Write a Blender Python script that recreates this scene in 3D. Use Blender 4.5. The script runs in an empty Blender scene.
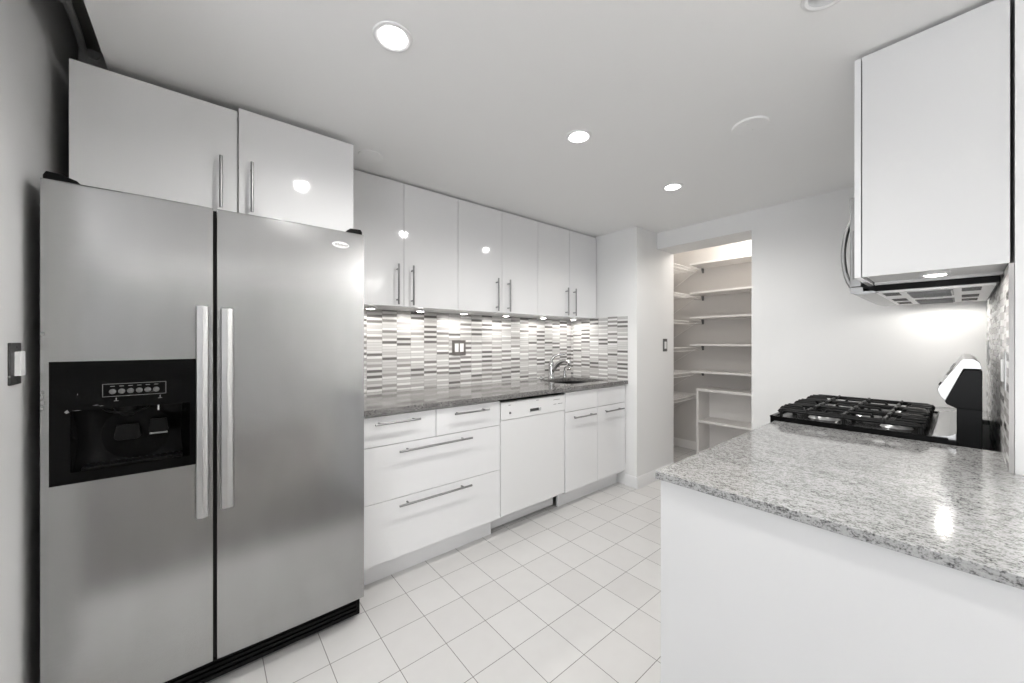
import bpy, bmesh, math, random
from mathutils import Vector, Matrix
random.seed(7)
S = bpy.context.scene
COL = S.collection
PI = math.pi

# ------------------------------------------------------------------ camera
CAM_H = 1.2525
cd = bpy.data.cameras.new('camera')
cd.sensor_width = 36.0
cd.lens = 36.0 * 372.0 / 1024.0
cd.clip_start = 0.02
cam = bpy.data.objects.new('camera', cd)
COL.objects.link(cam)
cam.location = (0, 0, CAM_H)
cam.rotation_euler = (PI / 2, 0, -math.atan2(0.6374, 0.7705))
S.camera = cam

# ------------------------------------------------------------------ world, large lights, exposure
W = bpy.data.worlds.new('world')
S.world = W
W.use_nodes = True
W.node_tree.nodes['Background'].inputs[0].default_value = (0.92, 0.95, 1.0, 1)
W.node_tree.nodes['Background'].inputs[1].default_value = 1.0
S.view_settings.view_transform = 'Standard'
S.view_settings.look = 'None'
S.view_settings.gamma = 1.0
S.view_settings.use_curve_mapping = False
S.view_settings.exposure = 1.02
S.cycles.use_denoising = True
S.cycles.max_bounces = 10
S.cycles.sample_clamp_indirect = 6.0

CAN_W = 12.0      # ceiling downlights
PUCK_W = 1.7     # lamps under the wall cabinets


def area(name, loc, rot, sx, sy, w, col=(1, 1, 1)):
    l = bpy.data.lights.new(name, 'AREA')
    l.shape = 'RECTANGLE'
    l.size, l.size_y, l.energy, l.color = sx, sy, w, col
    o = bpy.data.objects.new(name, l)
    o.location, o.rotation_euler = loc, rot
    COL.objects.link(o)
    return o


# area lamp added out of view, standing in for window light from the left (faces +X)
# (tilted up to brighten the ceiling; no blinds exist)
area('window_fill', (-3.0, -0.9, 1.0), (0, -PI / 2 - 0.95, 0), 1.6, 3.4, 30, (0.97, 0.98, 1.0))
# fill lamps added behind the camera without fixtures, bouncing light off the ceiling
area('bounce_fill', (-1.9, -1.2, 1.55), (PI, 0, 0), 1.4, 1.4, 10, (1, 0.985, 0.96))
area('bounce_fill', (2.88, -1.7, 1.86), (PI, 0, 0), 0.8, 0.8, 125, (1, 0.985, 0.96))
# fixtureless lamp added by the rear wall; its ceiling streak shines in the refrigerator
area('streak_fill', (0.6, -2.95, 2.12), (PI, 0, 0.14), 3.2, 0.10, 6, (1, 0.985, 0.96))

# ------------------------------------------------------------------ materials


def mat(name, col=(0.8, 0.8, 0.8), rough=0.5, metal=0.0, spec=0.5, emit=None, es=0.0, coat=0.0):
    m = bpy.data.materials.new(name)
    m.use_nodes = True
    b = m.node_tree.nodes['Principled BSDF']
    c = (col, col, col) if isinstance(col, (int, float)) else col
    b.inputs['Base Color'].default_value = (*c, 1)
    b.inputs['Roughness'].default_value = rough
    b.inputs['Metallic'].default_value = metal
    b.inputs['Specular IOR Level'].default_value = spec
    b.inputs['Coat Weight'].default_value = coat
    if emit:
        b.inputs['Emission Color'].default_value = (*emit, 1)
        b.inputs['Emission Strength'].default_value = es
    return m


class N:
    """small node-building helper"""

    def __init__(s, m):
        s.m, s.t = m, m.node_tree
        s.b = s.t.nodes['Principled BSDF']

    def node(s, kind, **kw):
        n = s.t.nodes.new(kind)
        for k, v in kw.items():
            setattr(n, k, v)
        return n

    def link(s, a, b):
        s.t.links.new(a, b)

    def val(s, inp, x):
        if isinstance(x, (int, float)):
            inp.default_value = x
        else:
            s.link(x, inp)

    def math(s, op, a, b=0.0, c=None):
        n = s.node('ShaderNodeMath', operation=op)
        s.val(n.inputs[0], a)
        s.val(n.inputs[1], b)
        if c is not None:
            s.val(n.inputs[2], c)
        return n.outputs[0]

    def ramp(s, x, stops):
        n = s.node('ShaderNodeValToRGB')
        cr = n.color_ramp
        while len(cr.elements) < len(stops):
            cr.elements.new(0.5)
        for e, (p, c) in zip(cr.elements, stops):
            e.position = p
            e.color = (*((c, c, c) if isinstance(c, (int, float)) else c), 1)
        s.link(x, n.inputs[0])
        return n.outputs[0]

    def coords(s):
        g = s.node('ShaderNodeNewGeometry')
        return g.outputs['Position']

    def noise(s, vec, scale, detail=2.0, rough=0.5, stretch=None, rot=None):
        if stretch or rot:
            mp = s.node('ShaderNodeMapping')
            s.link(vec, mp.inputs[0])
            if stretch:
                mp.inputs['Scale'].default_value = stretch
            if rot:
                mp.inputs['Rotation'].default_value = rot
            vec = mp.outputs[0]
        n = s.node('ShaderNodeTexNoise')
        s.link(vec, n.inputs['Vector'])
        n.inputs['Scale'].default_value = scale
        n.inputs['Detail'].default_value = detail
        n.inputs['Roughness'].default_value = rough
        return n.outputs['Fac']

    def bump(s, h, strength, dist=0.002):
        n = s.node('ShaderNodeBump')
        n.inputs['Strength'].default_value = strength
        n.inputs['Distance'].default_value = dist
        s.link(h, n.inputs['Height'])
        s.link(n.outputs[0], s.b.inputs['Normal'])


def painted(name, col, rough=0.6, amp=0.15):
    m = mat(name, col, rough, spec=0.3)
    n = N(m)
    n.bump(n.noise(n.coords(), 180, 3), amp, 0.0008)
    return m


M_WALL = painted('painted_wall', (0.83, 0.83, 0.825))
M_WALL_SHADE = painted('shaded_side_wall', (0.62, 0.62, 0.62), 0.55)  # left wall's shading put into a darker grey of the wall paint
M_CEIL = painted('painted_ceiling', (0.92, 0.92, 0.915), 0.7)
M_PANTRY = painted('painted_pantry_wall', (0.66, 0.635, 0.61), 0.6)
M_RAW = painted('bare_old_ceiling', (0.75, 0.74, 0.71), 0.9)
M_REAR = painted('painted_rear_wall', (0.50, 0.50, 0.50))
M_TRIM = mat('trim_white', 0.82, 0.35)
M_LACQ = mat('white_gloss_lacquer', (0.83, 0.83, 0.835), 0.06, spec=0.5)
M_CARC = mat('white_melamine', 0.80, 0.35)
M_PEN = mat('white_satin_panel', 0.71, 0.40)
M_SHELF = mat('white_shelf_board', (0.80, 0.78, 0.76), 0.4)
M_WIRE = mat('white_coated_wire', (0.78, 0.76, 0.74), 0.4)
M_HANDLE = mat('brushed_bar_steel', 0.30, 0.32, 1.0)
M_CHROME = mat('chrome', 0.58, 0.10, 1.0)
M_BLACK = mat('black_plastic', 0.004, 0.35, spec=0.12)
M_GLOSSBLK = mat('black_gloss_plastic', 0.003, 0.12, spec=0.08)
M_ENAMEL = mat('black_enamel', 0.003, 0.2, spec=0.08)
M_IRON = mat('cast_iron', 0.006, 0.4, spec=0.25)
M_DARKGAP = mat('dark_rubber', 0.01, 0.7)
M_GREYPL = mat('grey_plate', 0.16, 0.4, 0.6)
M_TAUPE = mat('taupe_metal_plate', (0.20, 0.185, 0.175), 0.4, 0.5)
M_WHITEPL = mat('white_plastic', 0.82, 0.3)
M_GREYBTN = mat('grey_button', 0.12, 0.5)
M_PRINT = mat('light_grey_print', 0.20, 0.6)
M_PRINTD = mat('dark_grey_print', 0.12, 0.6)
M_SILVER = mat('silver_painted_metal', 0.52, 0.28, 0.7)
M_CONDUIT = mat('galvanised_conduit', 0.8, 0.5, 0.1)
M_BADGE = mat('silver_badge', 0.75, 0.4, 0.0)
M_LAMP = mat('lamp_glow', 0.9, 0.5, emit=(1, 0.98, 0.95), es=9.0)
M_PUCK = mat('puck_glow', 0.9, 0.5, emit=(1, 0.97, 0.92), es=14.0)
M_CAN = mat('white_can_reflector', 0.85, 0.3)
M_WOOD = mat('dark_wood_floor', (0.10, 0.075, 0.055), 0.35)
n = N(M_WOOD)
n.link(n.ramp(n.noise(n.coords(), 6, 4, stretch=(12, 1, 1)), [(0.3, (0.17, 0.16, 0.15)), (0.7, (0.23, 0.22, 0.21))]), n.b.inputs['Base Color'])

# stainless: vertical-ish smears, horizontal brushing
M_STEEL = mat('brushed_stainless', 0.60, 0.30, 1.0)
n = N(M_STEEL)
P = n.coords()
sm = n.noise(P, 3.0, 4, 0.6, stretch=(1.6, 1.0, 0.45))
br = n.noise(P, 40, 2, 0.5, stretch=(0.6, 1, 14))
n.link(n.ramp(n.math('ADD', n.math('MULTIPLY', sm, 0.8), n.math('MULTIPLY', br, 0.2)), [(0.25, 0.36), (0.75, 0.44)]), n.b.inputs['Base Color'])
rr = n.node('ShaderNodeMapRange')
n.link(sm, rr.inputs[0])
rr.inputs[3].default_value, rr.inputs[4].default_value = 0.15, 0.24
n.link(rr.outputs[0], n.b.inputs['Roughness'])
n.b.inputs['Anisotropic'].default_value = 0.3
n.bump(n.noise(P, 2.2, 1), 0.12, 0.004)
M_STEEL2 = mat('satin_stainless', 0.60, 0.28, 1.0)
M_SINK = mat('sink_steel', 0.16, 0.3, 1.0)
M_SWITCH = mat('dark_grey_plate', 0.05, 0.4, 0.3)
M_STEEL3 = mat('dull_stainless', 0.34, 0.30, 1.0)


def granite(name, lo, mid, hi, rot):
    m = mat(name, 0.4, 0.08, spec=0.55)
    g = N(m)
    P = g.coords()
    a = g.noise(P, 140, 3, 0.7, stretch=(1.0, 0.55, 1.0), rot=rot)
    b = g.noise(P, 260, 2, 0.6)
    c = g.noise(P, 9, 3, 0.6, stretch=(1.0, 0.25, 1.0), rot=rot)
    f = g.math('ADD', g.math('MULTIPLY', a, 0.50), g.math('ADD', g.math('MULTIPLY', b, 0.38), g.math('MULTIPLY', c, 0.12)))
    col = g.ramp(f, [(0.39, lo), (0.46, mid), (0.51, hi), (0.60, [min(1, x * 1.18) for x in hi])])
    g.link(col, g.b.inputs['Base Color'])
    return m


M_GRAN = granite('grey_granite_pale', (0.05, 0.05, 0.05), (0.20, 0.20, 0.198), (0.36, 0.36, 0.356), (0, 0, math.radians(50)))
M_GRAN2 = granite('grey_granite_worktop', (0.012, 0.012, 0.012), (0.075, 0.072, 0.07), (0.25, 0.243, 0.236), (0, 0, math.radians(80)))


def mosaic(name, axis, off, wid=0.1025, row=0.0185, lo=0.16):
    """stick mosaic: stacked thin strips in columns, every strip its own grey"""
    m = mat(name, 0.6, 0.22, spec=0.5)
    g = N(m)
    sp = g.node('ShaderNodeSeparateXYZ')
    g.link(g.coords(), sp.inputs[0])
    u = g.math('DIVIDE', g.math('SUBTRACT', sp.outputs[axis], off), wid)
    ci = g.math('FLOOR', u)
    fu = g.math('FRACT', u)
    wn = g.node('ShaderNodeTexWhiteNoise', noise_dimensions='1D')
    g.link(ci, wn.inputs['W'])
    v = g.math('ADD', g.math('DIVIDE', sp.outputs[2], row), wn.outputs['Value'])
    ri = g.math('FLOOR', v)
    fv = g.math('FRACT', v)
    cv = g.node('ShaderNodeCombineXYZ')
    g.link(ci, cv.inputs[0])
    g.link(ri, cv.inputs[1])
    w2 = g.node('ShaderNodeTexWhiteNoise', noise_dimensions='2D')
    g.link(cv.outputs[0], w2.inputs['Vector'])
    # alternate pale / darker rows, as in the mesh sheets
    alt = g.math('MULTIPLY', g.math('PINGPONG', ri, 1.0), 0.46)
    t = g.math('SUBTRACT', g.math('ADD', g.math('MULTIPLY', w2.outputs['Value'], 0.58), 0.42), alt)
    col = g.ramp(t, [(0.03, (lo, lo * .95, lo * .92)), (0.14, (0.30, 0.285, 0.275)), (0.26, (0.47, 0.455, 0.445)), (0.50, (0.62, 0.61, 0.60)), (1.0, (0.84, 0.835, 0.82))])
    eu = g.math('MINIMUM', fu, g.math('SUBTRACT', 1.0, fu))
    ev = g.math('MINIMUM', fv, g.math('SUBTRACT', 1.0, fv))
    gl = g.math('MULTIPLY', g.math('GREATER_THAN', eu, 0.012), g.math('GREATER_THAN', ev, 0.07))
    mx = g.node('ShaderNodeMix', data_type='RGBA')
    g.link(gl, mx.inputs['Factor'])
    mx.inputs['A'].default_value = (0.42, 0.41, 0.40, 1)
    g.link(col, mx.inputs['B'])
    g.link(mx.outputs['Result'], g.b.inputs['Base Color'])
    g.bump(gl, 0.5, 0.0015)
    return m


M_MOS_BACK = mosaic('stick_mosaic_back', 0, 0.824)
M_MOS_END = mosaic('stick_mosaic_end', 1, 1.85)
M_MOS_RIGHT = mosaic('stick_mosaic_right', 0, 1.724, 0.09, 0.022, 0.10)


def floor_tile(name):
    m = mat(name, 0.7, 0.28, spec=0.45)
    g = N(m)
    sp = g.node('ShaderNodeSeparateXYZ')
    P = g.coords()
    g.link(P, sp.inputs[0])
    px, py = 0.1985, 0.2000
    u = g.math('DIVIDE', g.math('SUBTRACT', sp.outputs[0], 0.975 - 0.003), px)
    v = g.math('DIVIDE', g.math('SUBTRACT', sp.outputs[1], 1.163), py)
    fu, fv = g.math('FRACT', u), g.math('FRACT', v)
    eu = g.math('MINIMUM', fu, g.math('SUBTRACT', 1.0, fu))
    ev = g.math('MINIMUM', fv, g.math('SUBTRACT', 1.0, fv))
    e = g.math('MINIMUM', eu, ev)
    gl = g.math('GREATER_THAN', e, 0.007)
    cv = g.node('ShaderNodeCombineXYZ')
    g.link(g.math('FLOOR', u), cv.inputs[0])
    g.link(g.math('FLOOR', v), cv.inputs[1])
    wn = g.node('ShaderNodeTexWhiteNoise', noise_dimensions='2D')
    g.link(cv.outputs[0], wn.inputs['Vector'])
    t = g.math('ADD', g.math('MULTIPLY', wn.outputs['Value'], 0.5), g.math('MULTIPLY', g.noise(P, 14, 4), 0.5))
    col = g.ramp(t, [(0.2, (0.66, 0.648, 0.636)), (0.8, (0.715, 0.707, 0.696))])
    mx = g.node('ShaderNodeMix', data_type='RGBA')
    g.link(gl, mx.inputs['Factor'])
    mx.inputs['A'].default_value = (0.22, 0.21, 0.20, 1)
    g.link(col, mx.inputs['B'])
    g.link(mx.outputs['Result'], g.b.inputs['Base Color'])
    g.bump(gl, 0.4, 0.002)
    return m


M_FLOOR = floor_tile('white_floor_tile')

# ------------------------------------------------------------------ geometry helpers
ORG = {}


class MB:
    def __init__(s):
        s.bm = bmesh.new()
        s.bev = False

    def _merge(s, b):
        me = bpy.data.meshes.new('tmp')
        b.to_mesh(me)
        b.free()
        s.bm.from_mesh(me)
        bpy.data.meshes.remove(me)
        return s

    def box(s, x0, x1, y0, y1, z0, z1, bev=0.0, seg=2):
        b = bmesh.new()
        bmesh.ops.create_cube(b, size=1.0)
        for v in b.verts:
            v.co = Vector(((x0 + x1) / 2 + v.co.x * (x1 - x0), (y0 + y1) / 2 + v.co.y * (y1 - y0), (z0 + z1) / 2 + v.co.z * (z1 - z0)))
        if bev:
            s.bev = True
            bmesh.ops.bevel(b, geom=b.edges[:], offset=bev, segments=seg, affect='EDGES', profile=0.5)
        return s._merge(b)

    def cyl(s, p0, p1, r0, r1=None, seg=24, bev=0.0):
        p0, p1 = Vector(p0), Vector(p1)
        r1 = r0 if r1 is None else r1
        b = bmesh.new()
        d = p1 - p0
        bmesh.ops.create_cone(b, cap_ends=True, cap_tris=False, segments=seg, radius1=r0, radius2=r1, depth=d.length)
        if bev:
            s.bev = True
            bmesh.ops.bevel(b, geom=[e for e in b.edges if len(e.link_faces) == 2 and any(len(f.verts) > 4 for f in e.link_faces)], offset=bev, segments=2, affect='EDGES', profile=0.5)
        M = Matrix.Translation((p0 + p1) / 2) @ d.to_track_quat('Z', 'Y').to_matrix().to_4x4()
        b.transform(M)
        return s._merge(b)

    def prism(s, pts, axis, a0, a1, bev=0.0):
        """polygon pts in the plane normal to axis (0: pts are y,z; 1: x,z; 2: x,y), extruded a0..a1"""
        b = bmesh.new()
        def P3(p, a):
            return {0: (a, p[0], p[1]), 1: (p[0], a, p[1]), 2: (p[0], p[1], a)}[axis]
        f = b.faces.new([b.verts.new(P3(p, a0)) for p in pts])
        r = bmesh.ops.extrude_face_region(b, geom=[f])
        d = Vector((0, 0, 0))
        d[axis] = a1 - a0
        bmesh.ops.translate(b, vec=d, verts=[v for v in r['geom'] if isinstance(v, bmesh.types.BMVert)])
        bmesh.ops.recalc_face_normals(b, faces=b.faces[:])
        if bev:
            s.bev = True
            bmesh.ops.bevel(b, geom=b.edges[:], offset=bev, segments=2, affect='EDGES', profile=0.5)
        return s._merge(b)

    def holed(s, outer, holes, z0, z1):
        """flat slab with holes, between z0 and z1"""
        b = bmesh.new()
        es = []
        for loop in [outer] + holes:
            vs = [b.verts.new((p[0], p[1], z0)) for p in loop]
            es += [b.edges.new((vs[i], vs[(i + 1) % len(vs)])) for i in range(len(vs))]
        bmesh.ops.triangle_fill(b, use_beauty=True, edges=es)
        r = bmesh.ops.extrude_face_region(b, geom=b.faces[:])
        bmesh.ops.translate(b, vec=(0, 0, z1 - z0), verts=[v for v in r['geom'] if isinstance(v, bmesh.types.BMVert)])
        bmesh.ops.recalc_face_normals(b, faces=b.faces[:])
        return s._merge(b)

    def tube(s, path, r, seg=10, closed=False, caps=True):
        b = bmesh.new()
        pts = [Vector(p) for p in path]
        k = len(pts)
        rs = r if isinstance(r, (list, tuple)) else [r] * k
        rings = []
        up = None
        for i, p in enumerate(pts):
            if closed:
                t = (pts[(i + 1) % k] - pts[i - 1]).normalized()
            else:
                t = (pts[min(i + 1, k - 1)] - pts[max(i - 1, 0)]).normalized()
            if up is None:
                up = Vector((0, 0, 1)) if abs(t.z) < 0.9 else Vector((1, 0, 0))
            sd = t.cross(up)
            if sd.length < 1e-5:
                sd = t.cross(Vector((0, 1, 0)))
            sd.normalize()
            up = sd.cross(t).normalized()
            rings.append([b.verts.new(p + rs[i] * (math.cos(2 * PI * j / seg) * sd + math.sin(2 * PI * j / seg) * up)) for j in range(seg)])
        for i in range(k if closed else k - 1):
            A, B = rings[i], rings[(i + 1) % k]
            for j in range(seg):
                b.faces.new((A[j], A[(j + 1) % seg], B[(j + 1) % seg], B[j]))
        if caps and not closed:
            b.faces.new(rings[0][::-1])
            b.faces.new(rings[-1])
        bmesh.ops.recalc_face_normals(b, faces=b.faces[:])
        return s._merge(b)

    def lathe(s, prof, c, seg=32, axis='Z'):
        """profile (r, h) revolved about a vertical axis through c"""
        b = bmesh.new()
        rings = []
        for r, h in prof:
            if r < 1e-6:
                rings.append([b.verts.new((0, 0, h))])
            else:
                rings.append([b.verts.new((r * math.cos(2 * PI * j / seg), r * math.sin(2 * PI * j / seg), h)) for j in range(seg)])
        for A, B in zip(rings, rings[1:]):
            for j in range(seg):
                q = (j + 1) % seg
                if len(A) == 1 and len(B) == 1:
                    continue
                if len(A) == 1:
                    b.faces.new((A[0], B[q], B[j]))
                elif len(B) == 1:
                    b.faces.new((A[j], A[q], B[0]))
                else:
                    b.faces.new((A[j], A[q], B[q], B[j]))
        bmesh.ops.recalc_face_normals(b, faces=b.faces[:])
        if axis == 'Y':
            b.transform(Matrix.Rotation(PI / 2, 4, 'X'))
        if axis == 'X':
            b.transform(Matrix.Rotation(PI / 2, 4, 'Y'))
        b.transform(Matrix.Translation(Vector(c)))
        return s._merge(b)

    def add(s, b):
        return s._merge(b)

    def build(s, name, m, parent=None, org=None, smooth=True):
        bb = s.bm
        if parent is not None:
            o3 = ORG[parent.name]
        elif org is not None:
            o3 = Vector(org)
        else:
            xs = [v.co for v in bb.verts]
            o3 = Vector(((min(v.x for v in xs) + max(v.x for v in xs)) / 2, (min(v.y for v in xs) + max(v.y for v in xs)) / 2, min(v.z for v in xs)))
        bmesh.ops.translate(bb, vec=-o3, verts=bb.verts[:])
        me = bpy.data.meshes.new(name)
        bb.to_mesh(me)
        bb.free()
        me.materials.append(m)
        if smooth:
            me.shade_smooth()
            me.set_sharp_from_angle(angle=math.radians(35))
        o = bpy.data.objects.new(name, me)
        COL.objects.link(o)
        if smooth and s.bev:
            wn = o.modifiers.new('flat_face_normals', 'WEIGHTED_NORMAL')
            wn.mode, wn.weight, wn.keep_sharp = 'FACE_AREA', 100, True
        if parent is not None:
            o.parent = parent
        else:
            o.location = o3
        ORG[o.name] = o3
        return o


def thing(name, label, cat, loc, group=None):
    o = bpy.data.objects.new(name, None)
    o.empty_display_size = 0.1
    COL.objects.link(o)
    o.location = loc
    o['label'], o['category'] = label, cat
    if group:
        o['group'] = group
    ORG[o.name] = Vector(loc)
    return o


def tag(o, label, cat, group=None):
    o['label'], o['category'] = label, cat
    if group:
        o['group'] = group
    return o


def struct(mb, name, m, **kw):
    o = mb.build(name, m, org=(0, 0, 0), **kw)
    o['kind'] = 'structure'
    return o


def rrect(x0, x1, y0, y1, r, k=6):
    pts = []
    for cx, cy, a0 in ((x1 - r, y1 - r, 0), (x0 + r, y1 - r, 90), (x0 + r, y0 + r, 180), (x1 - r, y0 + r, 270)):
        for i in range(k + 1):
            a = math.radians(a0 + 90 * i / k)
            pts.append((cx + r * math.cos(a), cy + r * math.sin(a)))
    return pts


def circle(cx, cy, r, k=32):
    return [(cx + r * math.cos(2 * PI * i / k), cy + r * math.sin(2 * PI * i / k)) for i in range(k)]


# ------------------------------------------------------------------ key dimensions
XL = -0.40            # left wall
YB = 2.505            # wall behind the cabinets
XE = 2.84             # end wall of the sink run
YC = 1.763            # corner of that wall
XF, XF2 = 3.17, 3.47  # far wall, front and back
YR = -0.094           # partition behind the range
ZC = 2.235            # ceiling
CANS = [(0.469, 1.17), (1.384, 1.17), (2.293, 1.17)]
CANS2 = [(0.47, 0.257), (1.3515, 0.239)]
WT = 0.888            # peninsula worktop height
HD = 2.09             # underside of header

# ------------------------------------------------------------------ the setting
struct(MB().box(-3.0, 4.6, 0.66, 2.7, -0.10, 0.0), 'floor', M_FLOOR)
struct(MB().box(-3.0, 4.6, -3.4, 0.66, -0.10, 0.0), 'floor_back_room', M_WOOD)
holes = [circle(x, y, 0.046) for x, y in CANS + CANS2]
struct(MB().holed([(-0.268, 1.2), (-3.3, 1.2), (-3.3, -3.4), (XF2, -3.4), (XF2, YB), (-0.268, YB)], holes, ZC, ZC + 0.02), 'ceiling', M_CEIL, smooth=False)
struct(MB().box(-3.4, 4.6, -3.5, 2.7, 2.52, 2.60), 'ceiling_old', M_RAW)
struct(MB().box(-0.268, -0.256, 1.2, YB, ZC + 0.02, 2.52), 'bounce_trim', M_CEIL)  # unseen closure added to bounce light into the ceiling gap
struct(MB().box(-3.3, XL, 1.2, YB + 0.12, 0, 2.52), 'wall_left', M_WALL_SHADE)
struct(MB().box(XL, XE, YB, YB + 0.12, 0, 2.52), 'wall_back', M_WALL)
struct(MB().box(XE, XF2, YC, YB + 0.12, 0, 2.52), 'wall_end', M_WALL)
struct(MB().box(XF, XF2, 1.007, YC, HD, 2.52), 'wall_header', M_WALL)
struct(MB().box(XF, XF2, YR, 1.007, 0, 2.52), 'wall_far', M_WALL)
struct(MB().box(1.724, XF2, YR - 0.14, YR, 0, 2.52), 'wall_right', M_WALL)
# room behind the camera
struct(MB().box(-3.3, 3.3, -3.4, -3.28, 0, 2.52), 'wall_rear', M_REAR)
struct(MB().box(3.3, 3.42, -3.4, YR - 0.14, 0, 2.52), 'wall_side', M_WALL)
mbw = MB()
WY0, WY1, WZ0, WZ1 = -2.7, 0.7, 0.45, 2.15
mbw.box(-3.42, -3.3, -3.4, WY0, 0, 2.52).box(-3.42, -3.3, WY1, 1.2, 0, 2.52).box(-3.42, -3.3, WY0, WY1, 0, WZ0).box(-3.42, -3.3, WY0, WY1, WZ1, 2.52)
struct(mbw, 'wall_window', M_WALL)
fr = MB()
for k in range(4):
    y = WY0 + 0.025 + (WY1 - WY0 - 0.05) * k / 3
    fr.box(-3.40, -3.33, y - 0.025, y + 0.025, WZ0, WZ1, 0.004)
fr.box(-3.40, -3.33, WY0, WY1, WZ0, WZ0 + 0.05, 0.004).box(-3.40, -3.33, WY0, WY1, WZ1 - 0.05, WZ1, 0.004)
struct(fr, 'window_1', M_TRIM)
# pantry shell
PXB, PYL, PYR = 4.375, 2.22, 0.86
struct(MB().box(PXB, PXB + 0.1, PYR, PYL, 0, 2.52), 'wall_pantry_back', M_PANTRY)
struct(MB().box(XF2, PXB + 0.1, PYL, PYL + 0.1, 0, 2.52), 'wall_pantry_left', M_PANTRY)
struct(MB().box(XF2, PXB + 0.1, PYR - 0.1, PYR, 0, 2.52), 'wall_pantry_right', M_PANTRY)
struct(MB().box(XF2, PXB, PYR, PYL, 2.44, 2.52), 'ceiling_pantry', M_CEIL)
# baseboards: round the end-wall corner, and in the pantry


def base_profile(mb, kind, fixed, a0, a1, sgn, h=0.095, t=0.013):
    pts = [(0, 0), (t * sgn, 0), (t * sgn, h - 0.02), (t * 0.45 * sgn, h), (0, h)]
    pts = [(fixed + p[0], p[1]) for p in pts]
    return mb.prism(pts, kind, a0, a1)


b = MB()
base_profile(b, 0, YC, XE - 0.012, XF2, -1)
base_profile(b, 1, XE, YC - 0.0, 1.875, -1)
struct(b, 'baseboard_end', M_TRIM)
b = MB()
base_profile(b, 1, PXB, PYR, PYL, -1)
struct(b, 'baseboard_pantry', M_SHELF)
b = MB()
base_profile(b, 1, XF, YR, 1.007, -1)
struct(b, 'baseboard_far', M_TRIM)
b = MB()
base_profile(b, 1, XL, 1.2, 1.70, 1)
struct(b, 'baseboard_left', M_TRIM)

# ------------------------------------------------------------------ lamps in the ceiling


def spot(name, parent, off, w, size, blend, rad, col=(1, 0.985, 0.96)):
    l = bpy.data.lights.new(name, 'SPOT')
    l.energy, l.spot_size, l.spot_blend, l.shadow_soft_size, l.color = w, math.radians(size), blend, rad, col
    o = bpy.data.objects.new(name, l)
    COL.objects.link(o)
    o.parent = parent
    o.location = off
    return o


def can_light(x, y, label, lit=True, w=None):
    t = thing('recessed_ceiling_light', label, 'ceiling light', (x, y, ZC), 'recessed ceiling lights')
    MB().lathe([(0.046, 0.0), (0.045, -0.003), (0.052, -0.006), (0.060, -0.004), (0.062, 0.0)], (x, y, ZC)).build('trim_ring', M_WHITEPL, t)
    MB().lathe([(0.046, 0.0), (0.044, 0.03), (0.040, 0.07), (0.0, 0.07)], (x, y, ZC)).build('reflector', M_CAN, t)
    MB().lathe([(0.0, 0.014), (0.020, 0.017), (0.030, 0.026), (0.033, 0.036), (0.028, 0.055), (0.016, 0.068), (0, 0.069)], (x, y, ZC)).build('bulb', M_LAMP if lit else M_GREYPL, t)
    if lit:
        spot('lamp', t, (0, 0, -0.012), w or CAN_W, 164, 0.65, 0.035)
    return t


can_light(*CANS[0], 'lit recessed ceiling light above the refrigerator, largest and nearest')
can_light(*CANS[1], 'lit recessed ceiling light in the middle of the row of three')
can_light(*CANS[2], 'lit recessed ceiling light closest to the pantry opening')
can_light(*CANS2[0], 'lit recessed ceiling light over the aisle end of the peninsula', w=6.5)
can_light(*CANS2[1], 'unlit recessed ceiling light at the top edge, near the right wall cabinet', lit=False)
t = thing('ceiling_cover_plate', 'round white cover plate on the ceiling before the far wall', 'cover plate', (1.91, 0.612, ZC))
MB().lathe([(0, -0.009), (0.05, -0.009), (0.068, -0.007), (0.072, 0.0)], (1.91, 0.612, ZC)).build('plate', M_CEIL, t)
for dx in (-0.03, 0.03):
    MB().lathe([(0, -0.0105), (0.003, -0.010), (0.0035, -0.008)], (1.91 + dx, 0.612, ZC), 12).build('screw', M_WHITEPL, t)
t = thing('ceiling_cover_plate', 'round white cover plate on the ceiling above the tall wall cabinets', 'cover plate', (0.676, 1.99, ZC))
MB().lathe([(0, -0.005), (0.045, -0.005), (0.058, -0.004), (0.060, 0.0)], (0.676, 1.99, ZC)).build('plate', M_CEIL, t)

# ------------------------------------------------------------------ handles


def bar_handle(parent, p0, p1, out, r=0.006, stand=0.034, inset=None):
    """bar from p0 to p1 on a face; out = unit direction off the face"""
    p0, p1, out = Vector(p0), Vector(p1), Vector(out)
    d = (p1 - p0)
    L = d.length
    d.normalize()
    ins = inset or max(0.025, L * 0.12)
    mb = MB()
    mb.cyl(p0 + out * stand, p1 + out * stand, r, seg=14, bev=0.001)
    for q in (p0 + d * ins, p1 - d * ins):
        mb.cyl(q - out * 0.001, q + out * stand, r * 0.75, seg=10)
    return mb.build('handle', M_HANDLE, parent)


# ------------------------------------------------------------------ refrigerator
FX0, FX1, FY = -0.364, 0.546, 1.69
FT, FB = 1.725, 0.119
t = thing('refrigerator', 'stainless steel side by side refrigerator with black water dispenser', 'refrigerator', ((FX0 + FX1) / 2, 2.1, 0))
MB().box(FX0 + 0.004, FX1 - 0.004, FY + 0.075, 2.45, 0.02, FT - 0.012, 0.004).build('body', M_BLACK, t)


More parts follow.
